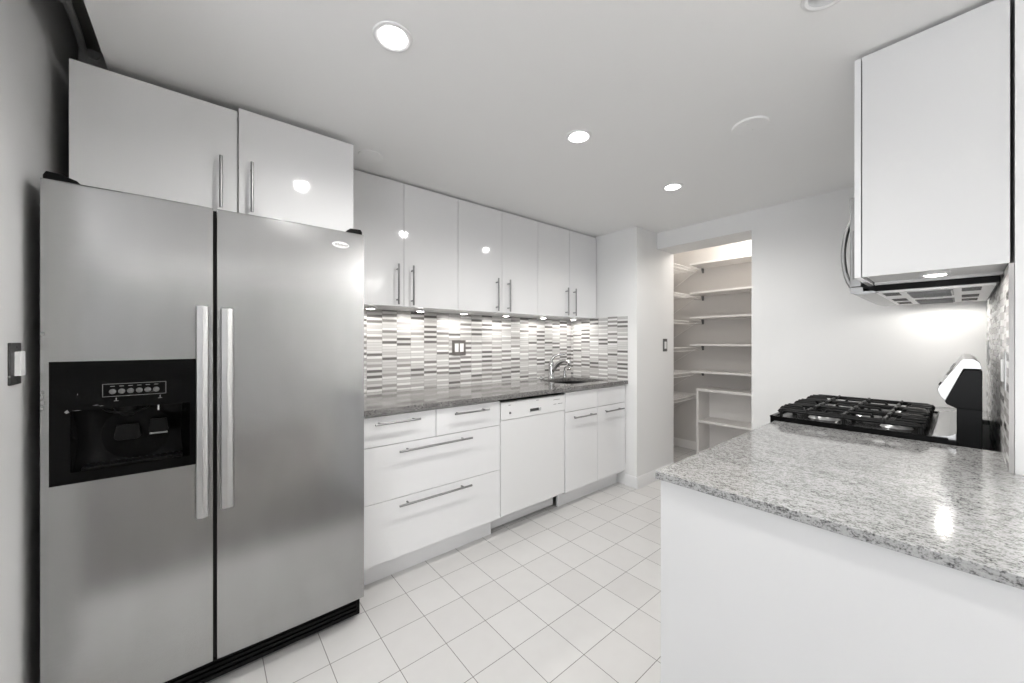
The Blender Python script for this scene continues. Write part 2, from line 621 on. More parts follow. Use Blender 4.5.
def fridge_door(x0, x1, hole=None):
    """slightly crowned steel door; optional rectangular opening (x0,x1,z0,z1)"""
    mb = MB()
    bm = bmesh.new()
    nx = 24
    xs = sorted(set([x0 + (x1 - x0) * i / nx for i in range(nx + 1)] + ([hole[0], hole[1]] if hole else [])))
    zs = [FB, FB + 0.004] + [FB + (FT - FB) * i / 12 for i in range(1, 12)] + [FT - 0.004, FT]
    zs = sorted(set(zs + ([hole[2], hole[3]] if hole else [])))

    def yy(x):
        q = (x - (x0 + x1) / 2) / ((x1 - x0) / 2)
        return FY - 0.004 * (1 - q * q) 
    V = {(i, j): bm.verts.new((x, yy(x) + (0.003 if j in (0, len(zs) - 1) else 0), z)) for i, x in enumerate(xs) for j, z in enumerate(zs)}
    for i in range(len(xs) - 1):
        for j in range(len(zs) - 1):
            if hole and xs[i] >= hole[0] - 1e-6 and xs[i + 1] <= hole[1] + 1e-6 and zs[j] >= hole[2] - 1e-6 and zs[j + 1] <= hole[3] + 1e-6:
                continue
            bm.faces.new((V[i, j], V[i + 1, j], V[i + 1, j + 1], V[i, j + 1]))
    be = [e for e in bm.edges if len(e.link_faces) == 1]
    r = bmesh.ops.extrude_edge_only(bm, edges=be)
    for v in [g for g in r['geom'] if isinstance(g, bmesh.types.BMVert)]:
        v.co.y = FY + 0.062
    bmesh.ops.recalc_face_normals(bm, faces=bm.faces[:])
    mb.add(bm)
    mb.box(x0 + 0.003, x1 - 0.003, FY + 0.060, FY + 0.074, FB + 0.003, FT - 0.003)
    return mb


DX0, DX1, DZ0, DZ1 = -0.347, -0.0165, 0.829, 1.193   # dispenser panel
CX0, CX1, CZ0, CZ1 = -0.306, -0.038, 0.858, 1.047     # its cavity
dl = fridge_door(FX0, 0.0235, (DX0, DX1, DZ0, DZ1)).build('freezer_door', M_STEEL, t)
dr = fridge_door(0.0355, FX1).build('fresh_food_door', M_STEEL, t)
MB().box(0.0245, 0.0345, FY + 0.02, FY + 0.08, FB, FT - 0.004).build('door_gasket', M_DARKGAP, t)


def fridge_handle(x0, x1, z0, z1, parent):
    mb = MB()
    xm = (x0 + x1) / 2
    prof = [(x0, FY - 0.036), (x0, FY - 0.052), (x0 + 0.003, FY - 0.056), (xm, FY - 0.0585), (x1 - 0.003, FY - 0.056), (x1, FY - 0.052), (x1, FY - 0.036)]
    mb.prism(prof, 2, z0, z1, 0.0012)
    for z in (z0, z1 - 0.05):
        mb.box(x0 + 0.004, x1 - 0.004, FY - 0.036, FY + 0.002, z + 0.004, z + 0.046, 0.003)
    h = mb.build('handle', M_STEEL2, parent)
    return h


fridge_handle(-0.0215, 0.0125, 0.656, 1.3725, dl)
fridge_handle(0.0445, 0.0795, 0.671, 1.368, dr)
# dispenser: faceplate with cavity
bz = MB()
bm = bmesh.new()
yo = FY - 0.005


def quad(bm, *pts):
    bm.faces.new([bm.verts.new(p) for p in pts])


for a, b_, c, d in ((DX0, DX1, CZ1, DZ1), (DX0, DX1, DZ0, CZ0), (DX0, CX0, CZ0, CZ1), (CX1, DX1, CZ0, CZ1)):
    bz.box(a, b_, yo, yo + 0.02, c, d)
yi = FY + 0.055
# concave cavity back, curved
cb = bmesh.new()
rows = []
for j in range(9):
    zz = CZ0 + (CZ1 - CZ0) * j / 8
    rows.append([cb.verts.new((CX0 + (CX1 - CX0) * i / 12, yo + 0.016 + (yi - yo) * (math.sin(PI * i / 12) ** 0.4) * (0.55 + 0.45 * math.sin(PI * (0.15 + 0.7 * j / 8))), zz)) for i in range(13)])
for j in range(8):
    for i in range(12):
        cb.faces.new((rows[j][i], rows[j][i + 1], rows[j + 1][i + 1], rows[j + 1][i]))
bz.add(cb)
bz.box(CX0, CX1, yo + 0.012, yi + 0.004, CZ1 - 0.004, CZ1 + 0.01)
bz.box(CX0, CX1, yo + 0.002, yi + 0.004, CZ0 - 0.01, CZ0 + 0.004)
bz.box(DX0, DX1, yi + 0.004, yi + 0.012, DZ0, DZ1)
disp = bz.build('dispenser', M_GLOSSBLK, t)
# thin printed frame round the buttons, buttons, chute, paddles
mb = MB()
bx0, bx1, b0, b1 = -0.2417, -0.0975, 1.081, 1.121
for q in ((bx0, bx1, b0, b0 + 0.0014), (bx0, bx1, b1 - 0.0014, b1), (bx0, bx0 + 0.0014, b0, b1), (bx1 - 0.0014, bx1, b0, b1)):
    mb.box(q[0], q[1], yo - 0.0006, yo + 0.001, q[2], q[3])
for i in range(6):
    x = -0.220 + i * 0.0197
    mb.box(x - 0.005, x + 0.005, yo - 0.0006, yo + 0.001, 1.1120, 1.1138)
for x in (-0.212, -0.112):
    mb.box(x - 0.0012, x + 0.0012, yo - 0.0006, yo + 0.001, 1.068, 1.077)
    mb.box(x - 0.005, x + 0.005, yo - 0.0006, yo + 0.001, 1.0665, 1.068)
mb.build('printed_marks', M_PRINT, disp)
for i in range(6):
    x = -0.220 + i * 0.0197
    MB().lathe([(0, 0.003), (0.005, 0.0028), (0.0078, 0.001), (0.0082, -0.002)], (x, yo, 1.0965), 20, 'Y').build('button', M_GREYBTN, disp)
mb = MB()
arc = [(-0.19 + 0.052 * math.sin(a), yo + 0.022 - 0.012 * math.cos(a), CZ1 - 0.020 * math.cos(a)) for a in [math.radians(q) for q in range(-88, 89, 11)]]
mb.tube(arc, 0.0028, 8)
mb.lathe([(0.034, 0.0), (0.030, -0.014), (0.016, -0.030), (0.012, -0.034), (0, -0.034)], (-0.19, yo + 0.036, CZ1), 24)
mb.build('ice_chute', M_BLACK, disp)
mb = MB()
mb.prism([(-0.216, 0.985), (-0.166, 0.985), (-0.160, 0.945), (-0.168, 0.936), (-0.214, 0.936), (-0.222, 0.945)], 1, yo + 0.034, yo + 0.040, 0.001)
mb.build('ice_paddle', M_BLACK, disp)
mb = MB()
mb.prism([(-0.138, 0.995), (-0.098, 0.995), (-0.094, 0.955), (-0.10, 0.950), (-0.136, 0.950), (-0.142, 0.955)], 1, yo + 0.030, yo + 0.036, 0.001)
mb.build('water_paddle', M_BLACK, disp)
MB().box(-0.140, -0.096, yo + 0.028, yo + 0.036, 0.945, 0.9505, 0.001).build('paddle_lip', M_PRINT, disp)
MB().cyl((-0.118, yo + 0.030, CZ1), (-0.118, yo + 0.030, CZ1 - 0.024), 0.0035, seg=12).build('water_spout', M_CHROME, disp)
mb = MB()
mb.box(CX0 + 0.02, CX1 - 0.02, yo + 0.006, yo + 0.05, CZ0 + 0.004, CZ0 + 0.012, 0.002)
for i in range(14):
    x = CX0 + 0.028 + i * (CX1 - CX0 - 0.056) / 13
    mb.box(x - 0.002, x + 0.002, yo + 0.008, yo + 0.048, CZ0 + 0.010, CZ0 + 0.0145)
mb.build('drip_tray', M_BLACK, disp)
# scrapes in the black plastic
for x, z, w_, h_ in ((-0.262, 1.058, 0.014, 0.0022), (-0.250, 1.055, 0.012, 0.0014), (-0.318, 1.044, 0.010, 0.010), (-0.302, 1.046, 0.018, 0.0014), (-0.293, 1.094, 0.002, 0.005)):
    MB().prism([(x, z), (x + w_ * 0.6, z + h_ * 0.6), (x + w_, z - h_ * 0.2), (x + w_ * 0.4, z - h_ * 0.5)], 1, yo - 0.0004, yo + 0.001).build('scratch', M_PRINT, disp)
# badge, hinges, grille
mb = MB()
bxx, bzz = 0.4480, 1.664
mb.prism([(bxx + 0.0345 * math.cos(2 * PI * i / 32), bzz + 0.0135 * math.sin(2 * PI * i / 32)) for i in range(32)], 1, FY - 0.0055, FY + 0.004, 0.0012)
bd = mb.build('badge', M_BADGE, dr)
fc = bpy.data.curves.new('badge_text', 'FONT')
fc.body, fc.size, fc.extrude, fc.align_x, fc.align_y, fc.shear = 'Whirlpool', 0.0125, 0.0003, 'CENTER', 'CENTER', 0.3
fo = bpy.data.objects.new('tmp', fc)
me = bpy.data.meshes.new_from_object(fo)
me.transform(Matrix.Translation((bxx, FY - 0.006, bzz)) @ Matrix.Rotation(PI / 2, 4, 'X'))
me.transform(Matrix.Translation(-ORG[bd.name]))
me.materials.append(M_BLACK)
bpy.data.objects.remove(fo)
lo = bpy.data.objects.new('badge_lettering', me)
COL.objects.link(lo)
lo.parent = dr
for xa, xb in ((FX0 + 0.002, FX0 + 0.078), (FX1 - 0.075, FX1 - 0.004)):
    pr = [(xa + 0.006, FT + 0.026), (xa, FT + 0.014), (xa, FT), (xb, FT), (xb - 0.01, FT + 0.012), (xb - 0.045, FT + 0.024)] if xa < 0 else \
         [(xb - 0.006, FT + 0.024), (xb, FT + 0.014), (xb, FT), (xa, FT), (xa + 0.008, FT + 0.012), (xa + 0.022, FT + 0.022)]
    MB().prism(pr, 1, FY + 0.012, FY + 0.13, 0.002).build('hinge_cap', M_BLACK, t)
mb = MB()
mb.box(FX0 + 0.004, FX1 - 0.004, FY + 0.045, FY + 0.08, 0.022, 0.112, 0.003)
for i in range(4):
    z = 0.036 + i * 0.018
    mb.box(FX0 + 0.02, FX1 - 0.02, FY + 0.036, FY + 0.05, z, z + 0.010, 0.002)
mb.build('base_grille', M_BLACK, t)
for x in (FX0 + 0.06, FX1 - 0.06):
    MB().cyl((x, FY + 0.10, 0), (x, FY + 0.10, 0.03), 0.016, seg=16).build('levelling_foot', M_BLACK, t)
    MB().cyl((x, 2.38, 0), (x, 2.38, 0.03), 0.016, seg=16).build('levelling_foot', M_BLACK, t)
# small chips along the edge of the freezer door
for z in (1.10, 1.086, 1.070, 1.055, 1.27):
    MB().box(FX0 + 0.0012, FX0 + 0.006 + random.random() * 0.004, FY - 0.002, FY + 0.012, z, z + 0.010).build('paint_chip', M_PRINT, dl)

# ------------------------------------------------------------------ wall cabinets


def wall_cabinet(label, x0, x1, yf, yw, z0, z1, handles, mid=None, gap=0.0015, face=-1, hz=None, doff=0.0, group='wall cabinets'):
    """yf is the outer door face; face = -1 when the doors look toward -Y, +1 toward +Y"""
    t = thing('wall_cabinet', label, 'cabinet', ((x0 + x1) / 2, yw, z0), group)
    yb = yf - face * 0.020
    ya, ybk = sorted((yb, yw))
    th = 0.017
    mb = MB()
    mb.box(x0, x0 + th, ya, ybk, z0, z1).box(x1 - th, x1, ya, ybk, z0, z1)
    mb.box(x0 + th, x1 - th, ya, ybk, z0, z0 + th).box(x0 + th, x1 - th, ya, ybk, z1 - th, z1)
    yk = sorted((yw, yw + face * 0.006))
    mb.box(x0 + th, x1 - th, yk[0], yk[1], z0 + th, z1 - th)
    mb.build('body', M_CARC, t)
    mid = mid if mid is not None else (x0 + x1) / 2
    spans = [(x0 + gap, mid - gap), (mid + gap, x1 - gap)] if mid else [(x0 + gap, x1 - gap)]
    for k, (a, b_) in enumerate(spans):
        off = doff if k else 0.0
        yy = sorted((yb + face * 0.001, yf + face * off))
        d = MB().box(a, b_, yy[0], yy[1], z0 + (off and 0.0), z1 + (0.010 if off else 0), 0.0012).build('door', M_LACQ, t)
        if handles:
            hx = handles[k]
            h0, h1 = hz
            bar_handle(d, (hx, yf + face * off, h0), (hx, yf + face * off, h1), (0, face, 0))
    return t


UB, UT, UY = 1.467, 2.224, 2.185
B1, B2 = 1.331, 2.080
wall_cabinet('white gloss two door wall cabinet beside the refrigerator, left of the run', 0.569, B1, UY, YB, UB, UT, (0.9, 0.995), mid=0.946, hz=(1.476, 1.720))
wall_cabinet('white gloss two door wall cabinet in the middle of the wall run', B1, B2, UY, YB, UB, UT, (1.655, 1.765), mid=1.711, hz=(1.476, 1.715))
wall_cabinet('white gloss two door wall cabinet above the sink', B2, 2.832, UY, YB, UB, UT, (2.41, 2.51), mid=2.46, hz=(1.476, 1.715))
wall_cabinet('wide white two door cabinet over the refrigerator', -0.351, 0.563, 1.906, YB, 1.77, 2.203, (0.051, 0.152), mid=0.1075, hz=(1.785, 1.991), doff=0.012)


def puck(x, y, z, label, w=PUCK_W):
    t = thing('puck_light', label, 'cabinet light', (x, y, z), 'puck lights under the cabinets')
    MB().lathe([(0.0, 0.0), (0.034, 0.0), (0.034, -0.008), (0.030, -0.011), (0.026, -0.0115), (0.025, -0.008)], (x, y, z), 28).build('housing', M_WHITEPL, t)
    MB().lathe([(0.026, -0.009), (0.018, -0.0135), (0.0, -0.015)], (x, y, z), 28).build('lens', M_PUCK, t)
    spot('lamp', t, (0, 0, -0.016), w, 176, 0.25, 0.014, (1, 0.97, 0.925))


PX = [0.797, 1.132, 1.478, 1.878, 2.298, 2.692]
PN = ['lit puck light right beside the refrigerator', 'lit puck light second along from the refrigerator', 'lit puck light above the backsplash switch plate',
      'lit puck light above the dishwasher', 'lit puck light above the left of the sink', 'lit puck light in the corner above the sink']
for x, l in zip(PX, PN):
    puck(x, 2.345, UB, l)

# ------------------------------------------------------------------ backsplashes
CTB = 0.9155
tag(MB().box(0.56, XE - 0.0095, YB - 0.0085, YB - 0.001, CTB, UB - 0.0005).build('backsplash', M_MOS_BACK), 'long grey and white strip mosaic backsplash behind the sink run', 'backsplash')
tag(MB().box(XE - 0.009, XE - 0.001, 1.852, YB - 0.001, CTB, UB + 0.008).build('backsplash', M_MOS_END), 'short strip mosaic backsplash on the end wall beside the sink', 'backsplash')
tag(MB().box(1.725, XF - 0.001, YR + 0.001, YR + 0.0105, 0.80, 1.4705).build('backsplash', M_MOS_RIGHT), 'mosaic backsplash on the wall behind the gas range', 'backsplash')

# ------------------------------------------------------------------ base run
YD = 1.870      # door faces
CT = 0.915      # worktop height
DB = 0.131      # bottom of doors


def front(x0, x1, z0, z1, parent, name):
    return MB().box(x0, x1, YD, YD + 0.018, z0, z1, 0.0012).build(name, M_LACQ, parent)


t = thing('base_cabinet', 'white gloss drawer base cabinet with four drawers beside the refrigerator', 'cabinet', (0.99, 2.2, 0))
x0, x1 = 0.552, 1.449
MB().box(x0, x1, YD + 0.020, YB - 0.004, DB - 0.015, 0.883, 0).build('body', M_CARC, t)
MB().box(x0, x1 - 0.012, 1.953, 1.971, 0.0, DB - 0.015).build('toe_kick', M_LACQ, t)
d = front(x0 + 0.002, 0.9950, 0.724, 0.874, t, 'drawer')
bar_handle(d, (0.6475, YD, 0.841), (0.8886, YD, 0.841), (0, -1, 0))
d = front(0.9985, x1 - 0.002, 0.724, 0.874, t, 'drawer')
bar_handle(d, (1.0997, YD, 0.839), (1.3415, YD, 0.839), (0, -1, 0))
d = front(x0 + 0.002, x1 - 0.002, 0.440, 0.7205, t, 'drawer')
bar_handle(d, (0.773, YD, 0.686), (1.218, YD, 0.686), (0, -1, 0))
d = front(x0 + 0.002, x1 - 0.002, DB, 0.437, t, 'drawer')
bar_handle(d, (0.773, YD, 0.407), (1.214, YD, 0.407), (0, -1, 0))

t = thing('dishwasher', 'white built-in dishwasher between the drawers and the sink cabinet', 'dishwasher', (1.78, 2.15, 0))
MB().box(1.458, 2.050, YD + 0.033, 2.46, 0.15, 0.866).build('body', M_BLACK, t)
dd = MB().box(1.4545, 2.0525, YD + 0.001, YD + 0.032, 0.133, 0.746, 0.003).build('door', M_TRIM, t)
mb = MB()
for a, b_, c, e in ((1.4545, 1.704, 0.749, 0.860), (1.8076, 2.0525, 0.749, 0.860), (1.704, 1.8076, 0.749, 0.772), (1.704, 1.8076, 0.796, 0.860)):
    mb.box(a, b_, YD - 0.003, YD + 0.032, c, e)
cp = mb.build('control_panel', M_TRIM, t)
mb = MB().box(1.704, 1.8076, YD + 0.020, YD + 0.03, 0.772, 0.796)
mb.build('handle_recess', M_PRINTD, cp)
mb = MB().lathe([(0, 0.006), (0.006, 0.006), (0.008, 0.0)], (1.528, YD - 0.003, 0.789), 20, 'Y')
mb.build('latch_button', M_GREYBTN, cp)
for x, z, w_ in ((1.515, 0.838, 0.02), (1.760, 0.846, 0.026), (1.93, 0.832, 0.035), (1.965, 0.832, 0.03), (1.93, 0.80, 0.03), (1.975, 0.80, 0.03), (2.005, 0.80, 0.02)):
    MB().box(x, x + w_, YD - 0.0034, YD - 0.002, z, z + 0.0032).build('printed_mark', M_PRINT, cp)
MB().box(1.463, 2.045, 1.985, 2.0, 0.012, 0.15).build('toe_panel', M_TRIM, t)
for x in (1.474, 2.034):
    MB().cyl((x, 2.06, 0), (x, 2.06, 0.1), 0.014, seg=12).build('leg', M_BLACK, t)
    MB().cyl((x, 2.42, 0), (x, 2.42, 0.1), 0.014, seg=12).build('leg', M_BLACK, t)

t = thing('base_cabinet', 'white gloss two door sink base cabinet next to the end wall', 'cabinet', (2.455, 2.2, 0))
x0, x1 = 2.058, 2.827
mb = MB()
mb.box(x0, x0 + 0.017, YD + 0.02, YB - 0.004, DB - 0.015, 0.883).box(x1 - 0.017, x1, YD + 0.02, YB - 0.004, DB - 0.015, 0.883)
mb.box(x0, x1, YD + 0.02, YB - 0.004, DB - 0.015, DB + 0.002).box(x0, x1, YB - 0.02, YB - 0.004, DB, 0.883).box(x0, x1, YD + 0.02, YD + 0.035, 0.80, 0.883)
mb.build('body', M_CARC, t)
MB().box(x0 + 0.01, x1 - 0.004, 1.953, 1.971, 0.0, DB - 0.015).build('toe_kick', M_LACQ, t)
xm = 2.442
front(x0 + 0.002, xm - 0.0015, 0.728, 0.874, t, 'false_drawer_front')
front(xm + 0.0015, x1 - 0.002, 0.728, 0.874, t, 'false_drawer_front')
d = front(x0 + 0.002, xm - 0.0015, DB, 0.7245, t, 'door')
bar_handle(d, (2.127, YD, 0.682), (2.384, YD, 0.682), (0, -1, 0))
d = front(xm + 0.0015, x1 - 0.002, DB, 0.7245, t, 'door')
bar_handle(d, (2.515, YD, 0.682), (2.762, YD, 0.682), (0, -1, 0))

SX0, SX1, SY0, SY1 = 2.215, 2.70, 1.962, 2.340
hole = rrect(SX0, SX1, SY0, SY1, 0.085)
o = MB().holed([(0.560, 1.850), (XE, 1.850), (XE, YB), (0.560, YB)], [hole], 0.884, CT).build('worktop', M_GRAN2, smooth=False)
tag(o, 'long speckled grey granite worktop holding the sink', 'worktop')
# undermount sink bowl
t = thing('sink', 'undermounted stainless steel sink in the long granite worktop', 'sink', ((SX0 + SX1) / 2, (SY0 + SY1) / 2, 0.70))
bm = bmesh.new()
levels = [(0.014, 0.884), (-0.002, 0.884), (0.000, 0.80), (0.006, 0.735), (0.020, 0.712), (0.06, 0.704), (0.15, 0.702)]
rings = []
for ins, z in levels:
    rr_ = max(0.02, 0.085 - ins)
    rings.append([bm.verts.new((x, y, z)) for x, y in rrect(SX0 - 0.0 + ins if z < 0.884 else SX0 - ins, SX1 - ins if z < 0.884 else SX1 + ins, SY0 + ins if z < 0.884 else SY0 - ins, SY1 - ins if z < 0.884 else SY1 + ins, rr_ if z < 0.884 else 0.085 + ins)])
for A, B in zip(rings, rings[1:]):
    for j in range(len(A)):
        q = (j + 1) % len(A)
        bm.faces.new((A[j], A[q], B[q], B[j]))
bm.faces.new(rings[-1])
bmesh.ops.recalc_face_normals(bm, faces=bm.faces[:])
ob = MB().add(bm).build('bowl', M_SINK, t)
MB().lathe([(0.0, 0.004), (0.02, 0.003), (0.038, 0.005), (0.043, 0.001)], ((SX0 + SX1) / 2, (SY0 + SY1) / 2, 0.702), 24).build('drain', M_CHROME, t)
# faucet
fx, fy = 2.471, 2.415
t = thing('faucet', 'chrome single lever faucet behind the sink', 'faucet', (fx, fy, CT))
MB().lathe([(0, 0), (0.034, 0), (0.033, 0.008), (0.028, 0.016), (0.027, 0.05), (0.028, 0.105), (0.025, 0.135), (0.014, 0.150), (0, 0.152)], (fx, fy, CT), 28).build('body', M_CHROME, t)
sp = []
for i in range(15):
    a = i / 14
    sp.append((fx + 0.01 * a, fy - 0.010 - 0.20 * a, CT + 0.060 + 0.105 * math.sin(PI * (0.02 + 0.66 * a))))
MB().tube(sp, [0.021 - 0.006 * min(1, i / 9) for i in range(15)], 16).build('spout', M_CHROME, t)
e = Vector(sp[-1])
MB().lathe([(0, -0.024), (0.014, -0.024), (0.017, -0.014), (0.017, 0.006), (0.010, 0.015), (0, 0.015)], tuple(e), 20).build('aerator', M_CHROME, t)
lv = [(fx, fy, CT + 0.140), (fx + 0.004, fy + 0.004, CT + 0.168), (fx + 0.016, fy - 0.015, CT + 0.198), (fx + 0.045, fy - 0.050, CT + 0.216), (fx + 0.080, fy - 0.095, CT + 0.224)]
MB().tube(lv, [0.018, 0.015, 0.012, 0.010, 0.008], 14).build('lever', M_CHROME, t)
fx2 = 2.655
t = thing('soap_dispenser', 'small chrome soap pump standing right of the faucet', 'soap dispenser', (fx2, 2.42, CT))
MB().lathe([(0, 0), (0.021, 0), (0.020, 0.006), (0.013, 0.012), (0.012, 0.055), (0.009, 0.065), (0, 0.066)], (fx2, 2.42, CT), 24).build('body', M_CHROME, t)
MB().tube([(fx2, 2.42, CT + 0.06), (fx2, 2.42, CT + 0.085), (fx2 + 0.0, 2.405, CT + 0.098), (fx2, 2.36, CT + 0.092), (fx2, 2.345, CT + 0.082)], [0.008, 0.008, 0.007, 0.006, 0.005], 12).build('nozzle', M_CHROME, t)
t = thing('sink_hole_cap', 'small chrome cap on the worktop left of the faucet', 'cap', (2.345, 2.42, CT))
MB().lathe([(0, 0.016), (0.009, 0.015), (0.018, 0.009), (0.022, 0.0)], (2.345, 2.42, CT), 24).build('dome', M_CHROME, t)
MB().lathe([(0, 0.030), (0.006, 0.029), (0.008, 0.022), (0.006, 0.013)], (2.345, 2.42, CT), 16).build('knob', M_CHROME, t)

# ------------------------------------------------------------------ switch plates and outlets


def wall_plate(name, label, c, axis, out, w_, h_, m, rockers, group=None, m_r=None, wedge=0.004, cat='switch'):
    """plate on a wall; axis 0: wall normal along X, 1: along Y; out = +-1"""
    t = thing(name, label, cat, c, group)

    def bx(mb, a0, a1, d0, d1, z0, z1, bev):
        d0, d1 = sorted((out * d0, out * d1))
        if axis == 1:
            return mb.box(c[0] + a0, c[0] + a1, c[1] + d0, c[1] + d1, c[2] + z0, c[2] + z1, bev)
        return mb.box(c[0] + d0, c[0] + d1, c[1] + a0, c[1] + a1, c[2] + z0, c[2] + z1, bev)
    bx(MB(), -w_ / 2, w_ / 2, 0, 0.006, -h_ / 2, h_ / 2, 0.002).build('plate', m, t)
    for r in rockers:
        bx(MB(), r - 0.0165, r + 0.0165, 0.0045, 0.006 + wedge, -0.033, 0.033, 0.0015).build('rocker', m_r or M_WHITEPL, t)
        for z in (-0.045, 0.045):
            bx(MB(), r - 0.003, r + 0.003, 0.0055, 0.0072, z - 0.003, z + 0.003, 0.001).build('screw', m, t)
    return t


wall_plate('light_switch', 'double switch with taupe plate and two white rockers on the mosaic', (1.527, YB - 0.0085, 1.204), 1, -1, 0.122, 0.117, M_TAUPE, (-0.023, 0.023))
wall_plate('light_switch', 'grey plate with one white rocker on the wall left of the refrigerator', (XL, 1.640, 1.192), 0, 1, 0.074, 0.114, M_SWITCH, (0.004,), wedge=0.011)
wall_plate('light_switch', 'grey plate with white rocker at the pantry opening', (3.305, YC, 1.219), 1, -1, 0.072, 0.118, M_GREYPL, (0.0,))
wall_plate('wall_outlet', 'silver outlet plate on the mosaic beside the wall end', (1.86, YR + 0.008, 1.165), 1, 1, 0.074, 0.117, M_SILVER, (0.0,), m_r=M_WHITEPL, cat='outlet')
wall_plate('wall_outlet', 'silver outlet plate on the mosaic beyond the range', (2.93, YR + 0.008, 1.20), 1, 1, 0.074, 0.117, M_SILVER, (0.0,), m_r=M_WHITEPL, cat='outlet')

# ------------------------------------------------------------------ pantry
t = None
SZ = [2.080, 1.768, 1.500, 1.205, 0.915]
SL = ['topmost white board shelf on the pantry back wall', 'second white board shelf from the top of the pantry', 'middle white board shelf on the pantry back wall',
      'fourth white board shelf from the top of the pantry', 'lowest white board shelf in the pantry, just above the small bookcase']
for z, l in zip(SZ, SL):
    t = thing('pantry_shelf', l, 'shelf', (PXB, 1.4, z), 'pantry board shelves')
    MB().box(PXB - 0.30, PXB, PYR, 1.89, z, z + 0.020, 0.001).build('board', M_SHELF, t)
    for y in (1.875, 1.0):
        MB().prism([(PXB - 0.002, z), (PXB - 0.002, z - 0.052), (PXB - 0.010, z - 0.05), (PXB - 0.03, z - 0.006), (PXB - 0.03, z)], 1, y - 0.009, y + 0.009).build('bracket', M_GREYPL, t)
WZ = [2.062, 1.764, 1.474, 1.182, 0.908, 0.648]
WN_ = ['highest white wire shelf on the left pantry wall', 'second white wire shelf from the top on the left pantry wall', 'third white wire shelf from the top on the left pantry wall',
       'fourth white wire shelf from the top on the left pantry wall', 'fifth white wire shelf from the top on the left pantry wall', 'lowest white wire shelf, left of the small bookcase']
for z, l in zip(WZ, WN_):
    t = thing('wire_shelf', l, 'shelf', (3.93, PYL, z), 'pantry wire shelves')
    xa, xb, yf = XF2 + 0.01, PXB - 0.01, 1.905
    mb = MB()
    for y, dz in ((yf, 0.0), (yf, -0.032), (PYL - 0.008, 0.0), ((yf + PYL) / 2, -0.005)):
        mb.cyl((xa, y, z + dz), (xb, y, z + dz), 0.0035, seg=8)
    mb.build('rails', M_WIRE, t)
    mb = MB()
    k = 34
    for i in range(k + 1):
        x = xa + (xb - xa) * i / k
        mb.tube([(x, PYL - 0.006, z + 0.004), (x, yf - 0.002, z + 0.004), (x, yf - 0.003, z - 0.034)], 0.0017, 6)
    mb.build('wires', M_WIRE, t)
    for x in (xa + 0.25, xb - 0.06):
        MB().tube([(x, yf + 0.005, z - 0.003), (x, PYL - 0.004, z - 0.20)], 0.004, 8).build('brace', M_WIRE, t)
t = thing('bookcase', 'low white open bookcase on the pantry floor', 'bookcase', (4.225, 1.35, 0))
bx0, bx1, by0, by1, bt = 4.075, 4.36, 0.92, 1.82, 0.748
mb = MB()
mb.box(bx0, bx1, by1 - 0.022, by1, 0, bt, 0.001)
mb.build('side_panel', M_SHELF, t)
MB().box(bx0, bx1, by0, by0 + 0.022, 0, bt, 0.001).build('side_panel', M_SHELF, t)
MB().box(bx0, bx1, by0 + 0.022, by1 - 0.022, bt - 0.026, bt, 0.001).build('top_panel', M_SHELF, t)
MB().box(bx0 + 0.004, bx1, by0 + 0.022, by1 - 0.022, 0.388, 0.412, 0.001).build('shelf', M_SHELF, t)
MB().box(bx0, bx1, by0 + 0.022, by1 - 0.022, 0.05, 0.074, 0.001).build('shelf', M_SHELF, t)
MB().box(bx1 - 0.006, bx1, by0 + 0.022, by1 - 0.022, 0.02, bt - 0.026).build('back_panel', M_SHELF, t)
t = thing('pantry_ceiling_light', 'round white pantry ceiling lamp above the right end of the shelves', 'ceiling light', (3.95, 1.25, 2.44))
MB().lathe([(0, 0), (0.12, 0), (0.12, -0.02), (0.115, -0.024)], (3.95, 1.25, 2.44)).build('base', M_WHITEPL, t)
MB().lathe([(0.112, -0.022), (0.10, -0.05), (0.06, -0.07), (0, -0.078)], (3.95, 1.25, 2.44)).build('shade', M_LAMP, t)
pl = bpy.data.lights.new('lamp', 'POINT')
pl.energy, pl.shadow_soft_size, pl.color = 5.0, 0.09, (1, 0.94, 0.87)
plo = bpy.data.objects.new('lamp', pl)
COL.objects.link(plo)
plo.parent, plo.location = t, (0, 0, -0.18)

# ------------------------------------------------------------------ peninsula
RX0, RX1 = 2.030, 2.790      # range
t = thing('peninsula_cabinet', 'white peninsula base cabinet with a plain end panel', 'cabinet', (1.5, 0.2, 0))
MB().box(1.0, 1.020, YR - 0.30, 0.546, 0.0, WT - 0.022, 0.001).build('end_panel', M_PEN, t)
MB().box(1.020, RX0 - 0.006, YR + 0.012, 0.500, 0.11, WT - 0.022).build('body', M_CARC, t)
MB().box(1.020, 1.70, YR - 0.29, YR + 0.012, 0.0, WT - 0.022).build('back_panel', M_PEN, t)
MB().box(1.020, RX0 - 0.006, 0.40, 0.42, 0, 0.11).build('toe_kick', M_LACQ, t)
for a, b_, hx in ((1.024, 1.52, 1.48), (1.524, RX0 - 0.008, 1.565)):
    d = MB().box(a, b_, 0.502, 0.522, 0.12, WT - 0.03, 0.001).build('door', M_LACQ, t)
    bar_handle(d, (hx, 0.522, 0.60), (hx, 0.522, 0.82), (0, 1, 0))
mb = MB().prism([(0.978, 0.550), (RX0 - 0.003, 0.550), (RX0 - 0.003, YR + 0.0085), (1.7205, YR + 0.0085), (1.7205, YR - 0.33), (0.978, YR - 0.33)], 2, WT - 0.021, WT, 0.0015)
tag(mb.build('peninsula_worktop', M_GRAN), 'pale speckled granite worktop on the white peninsula', 'worktop')

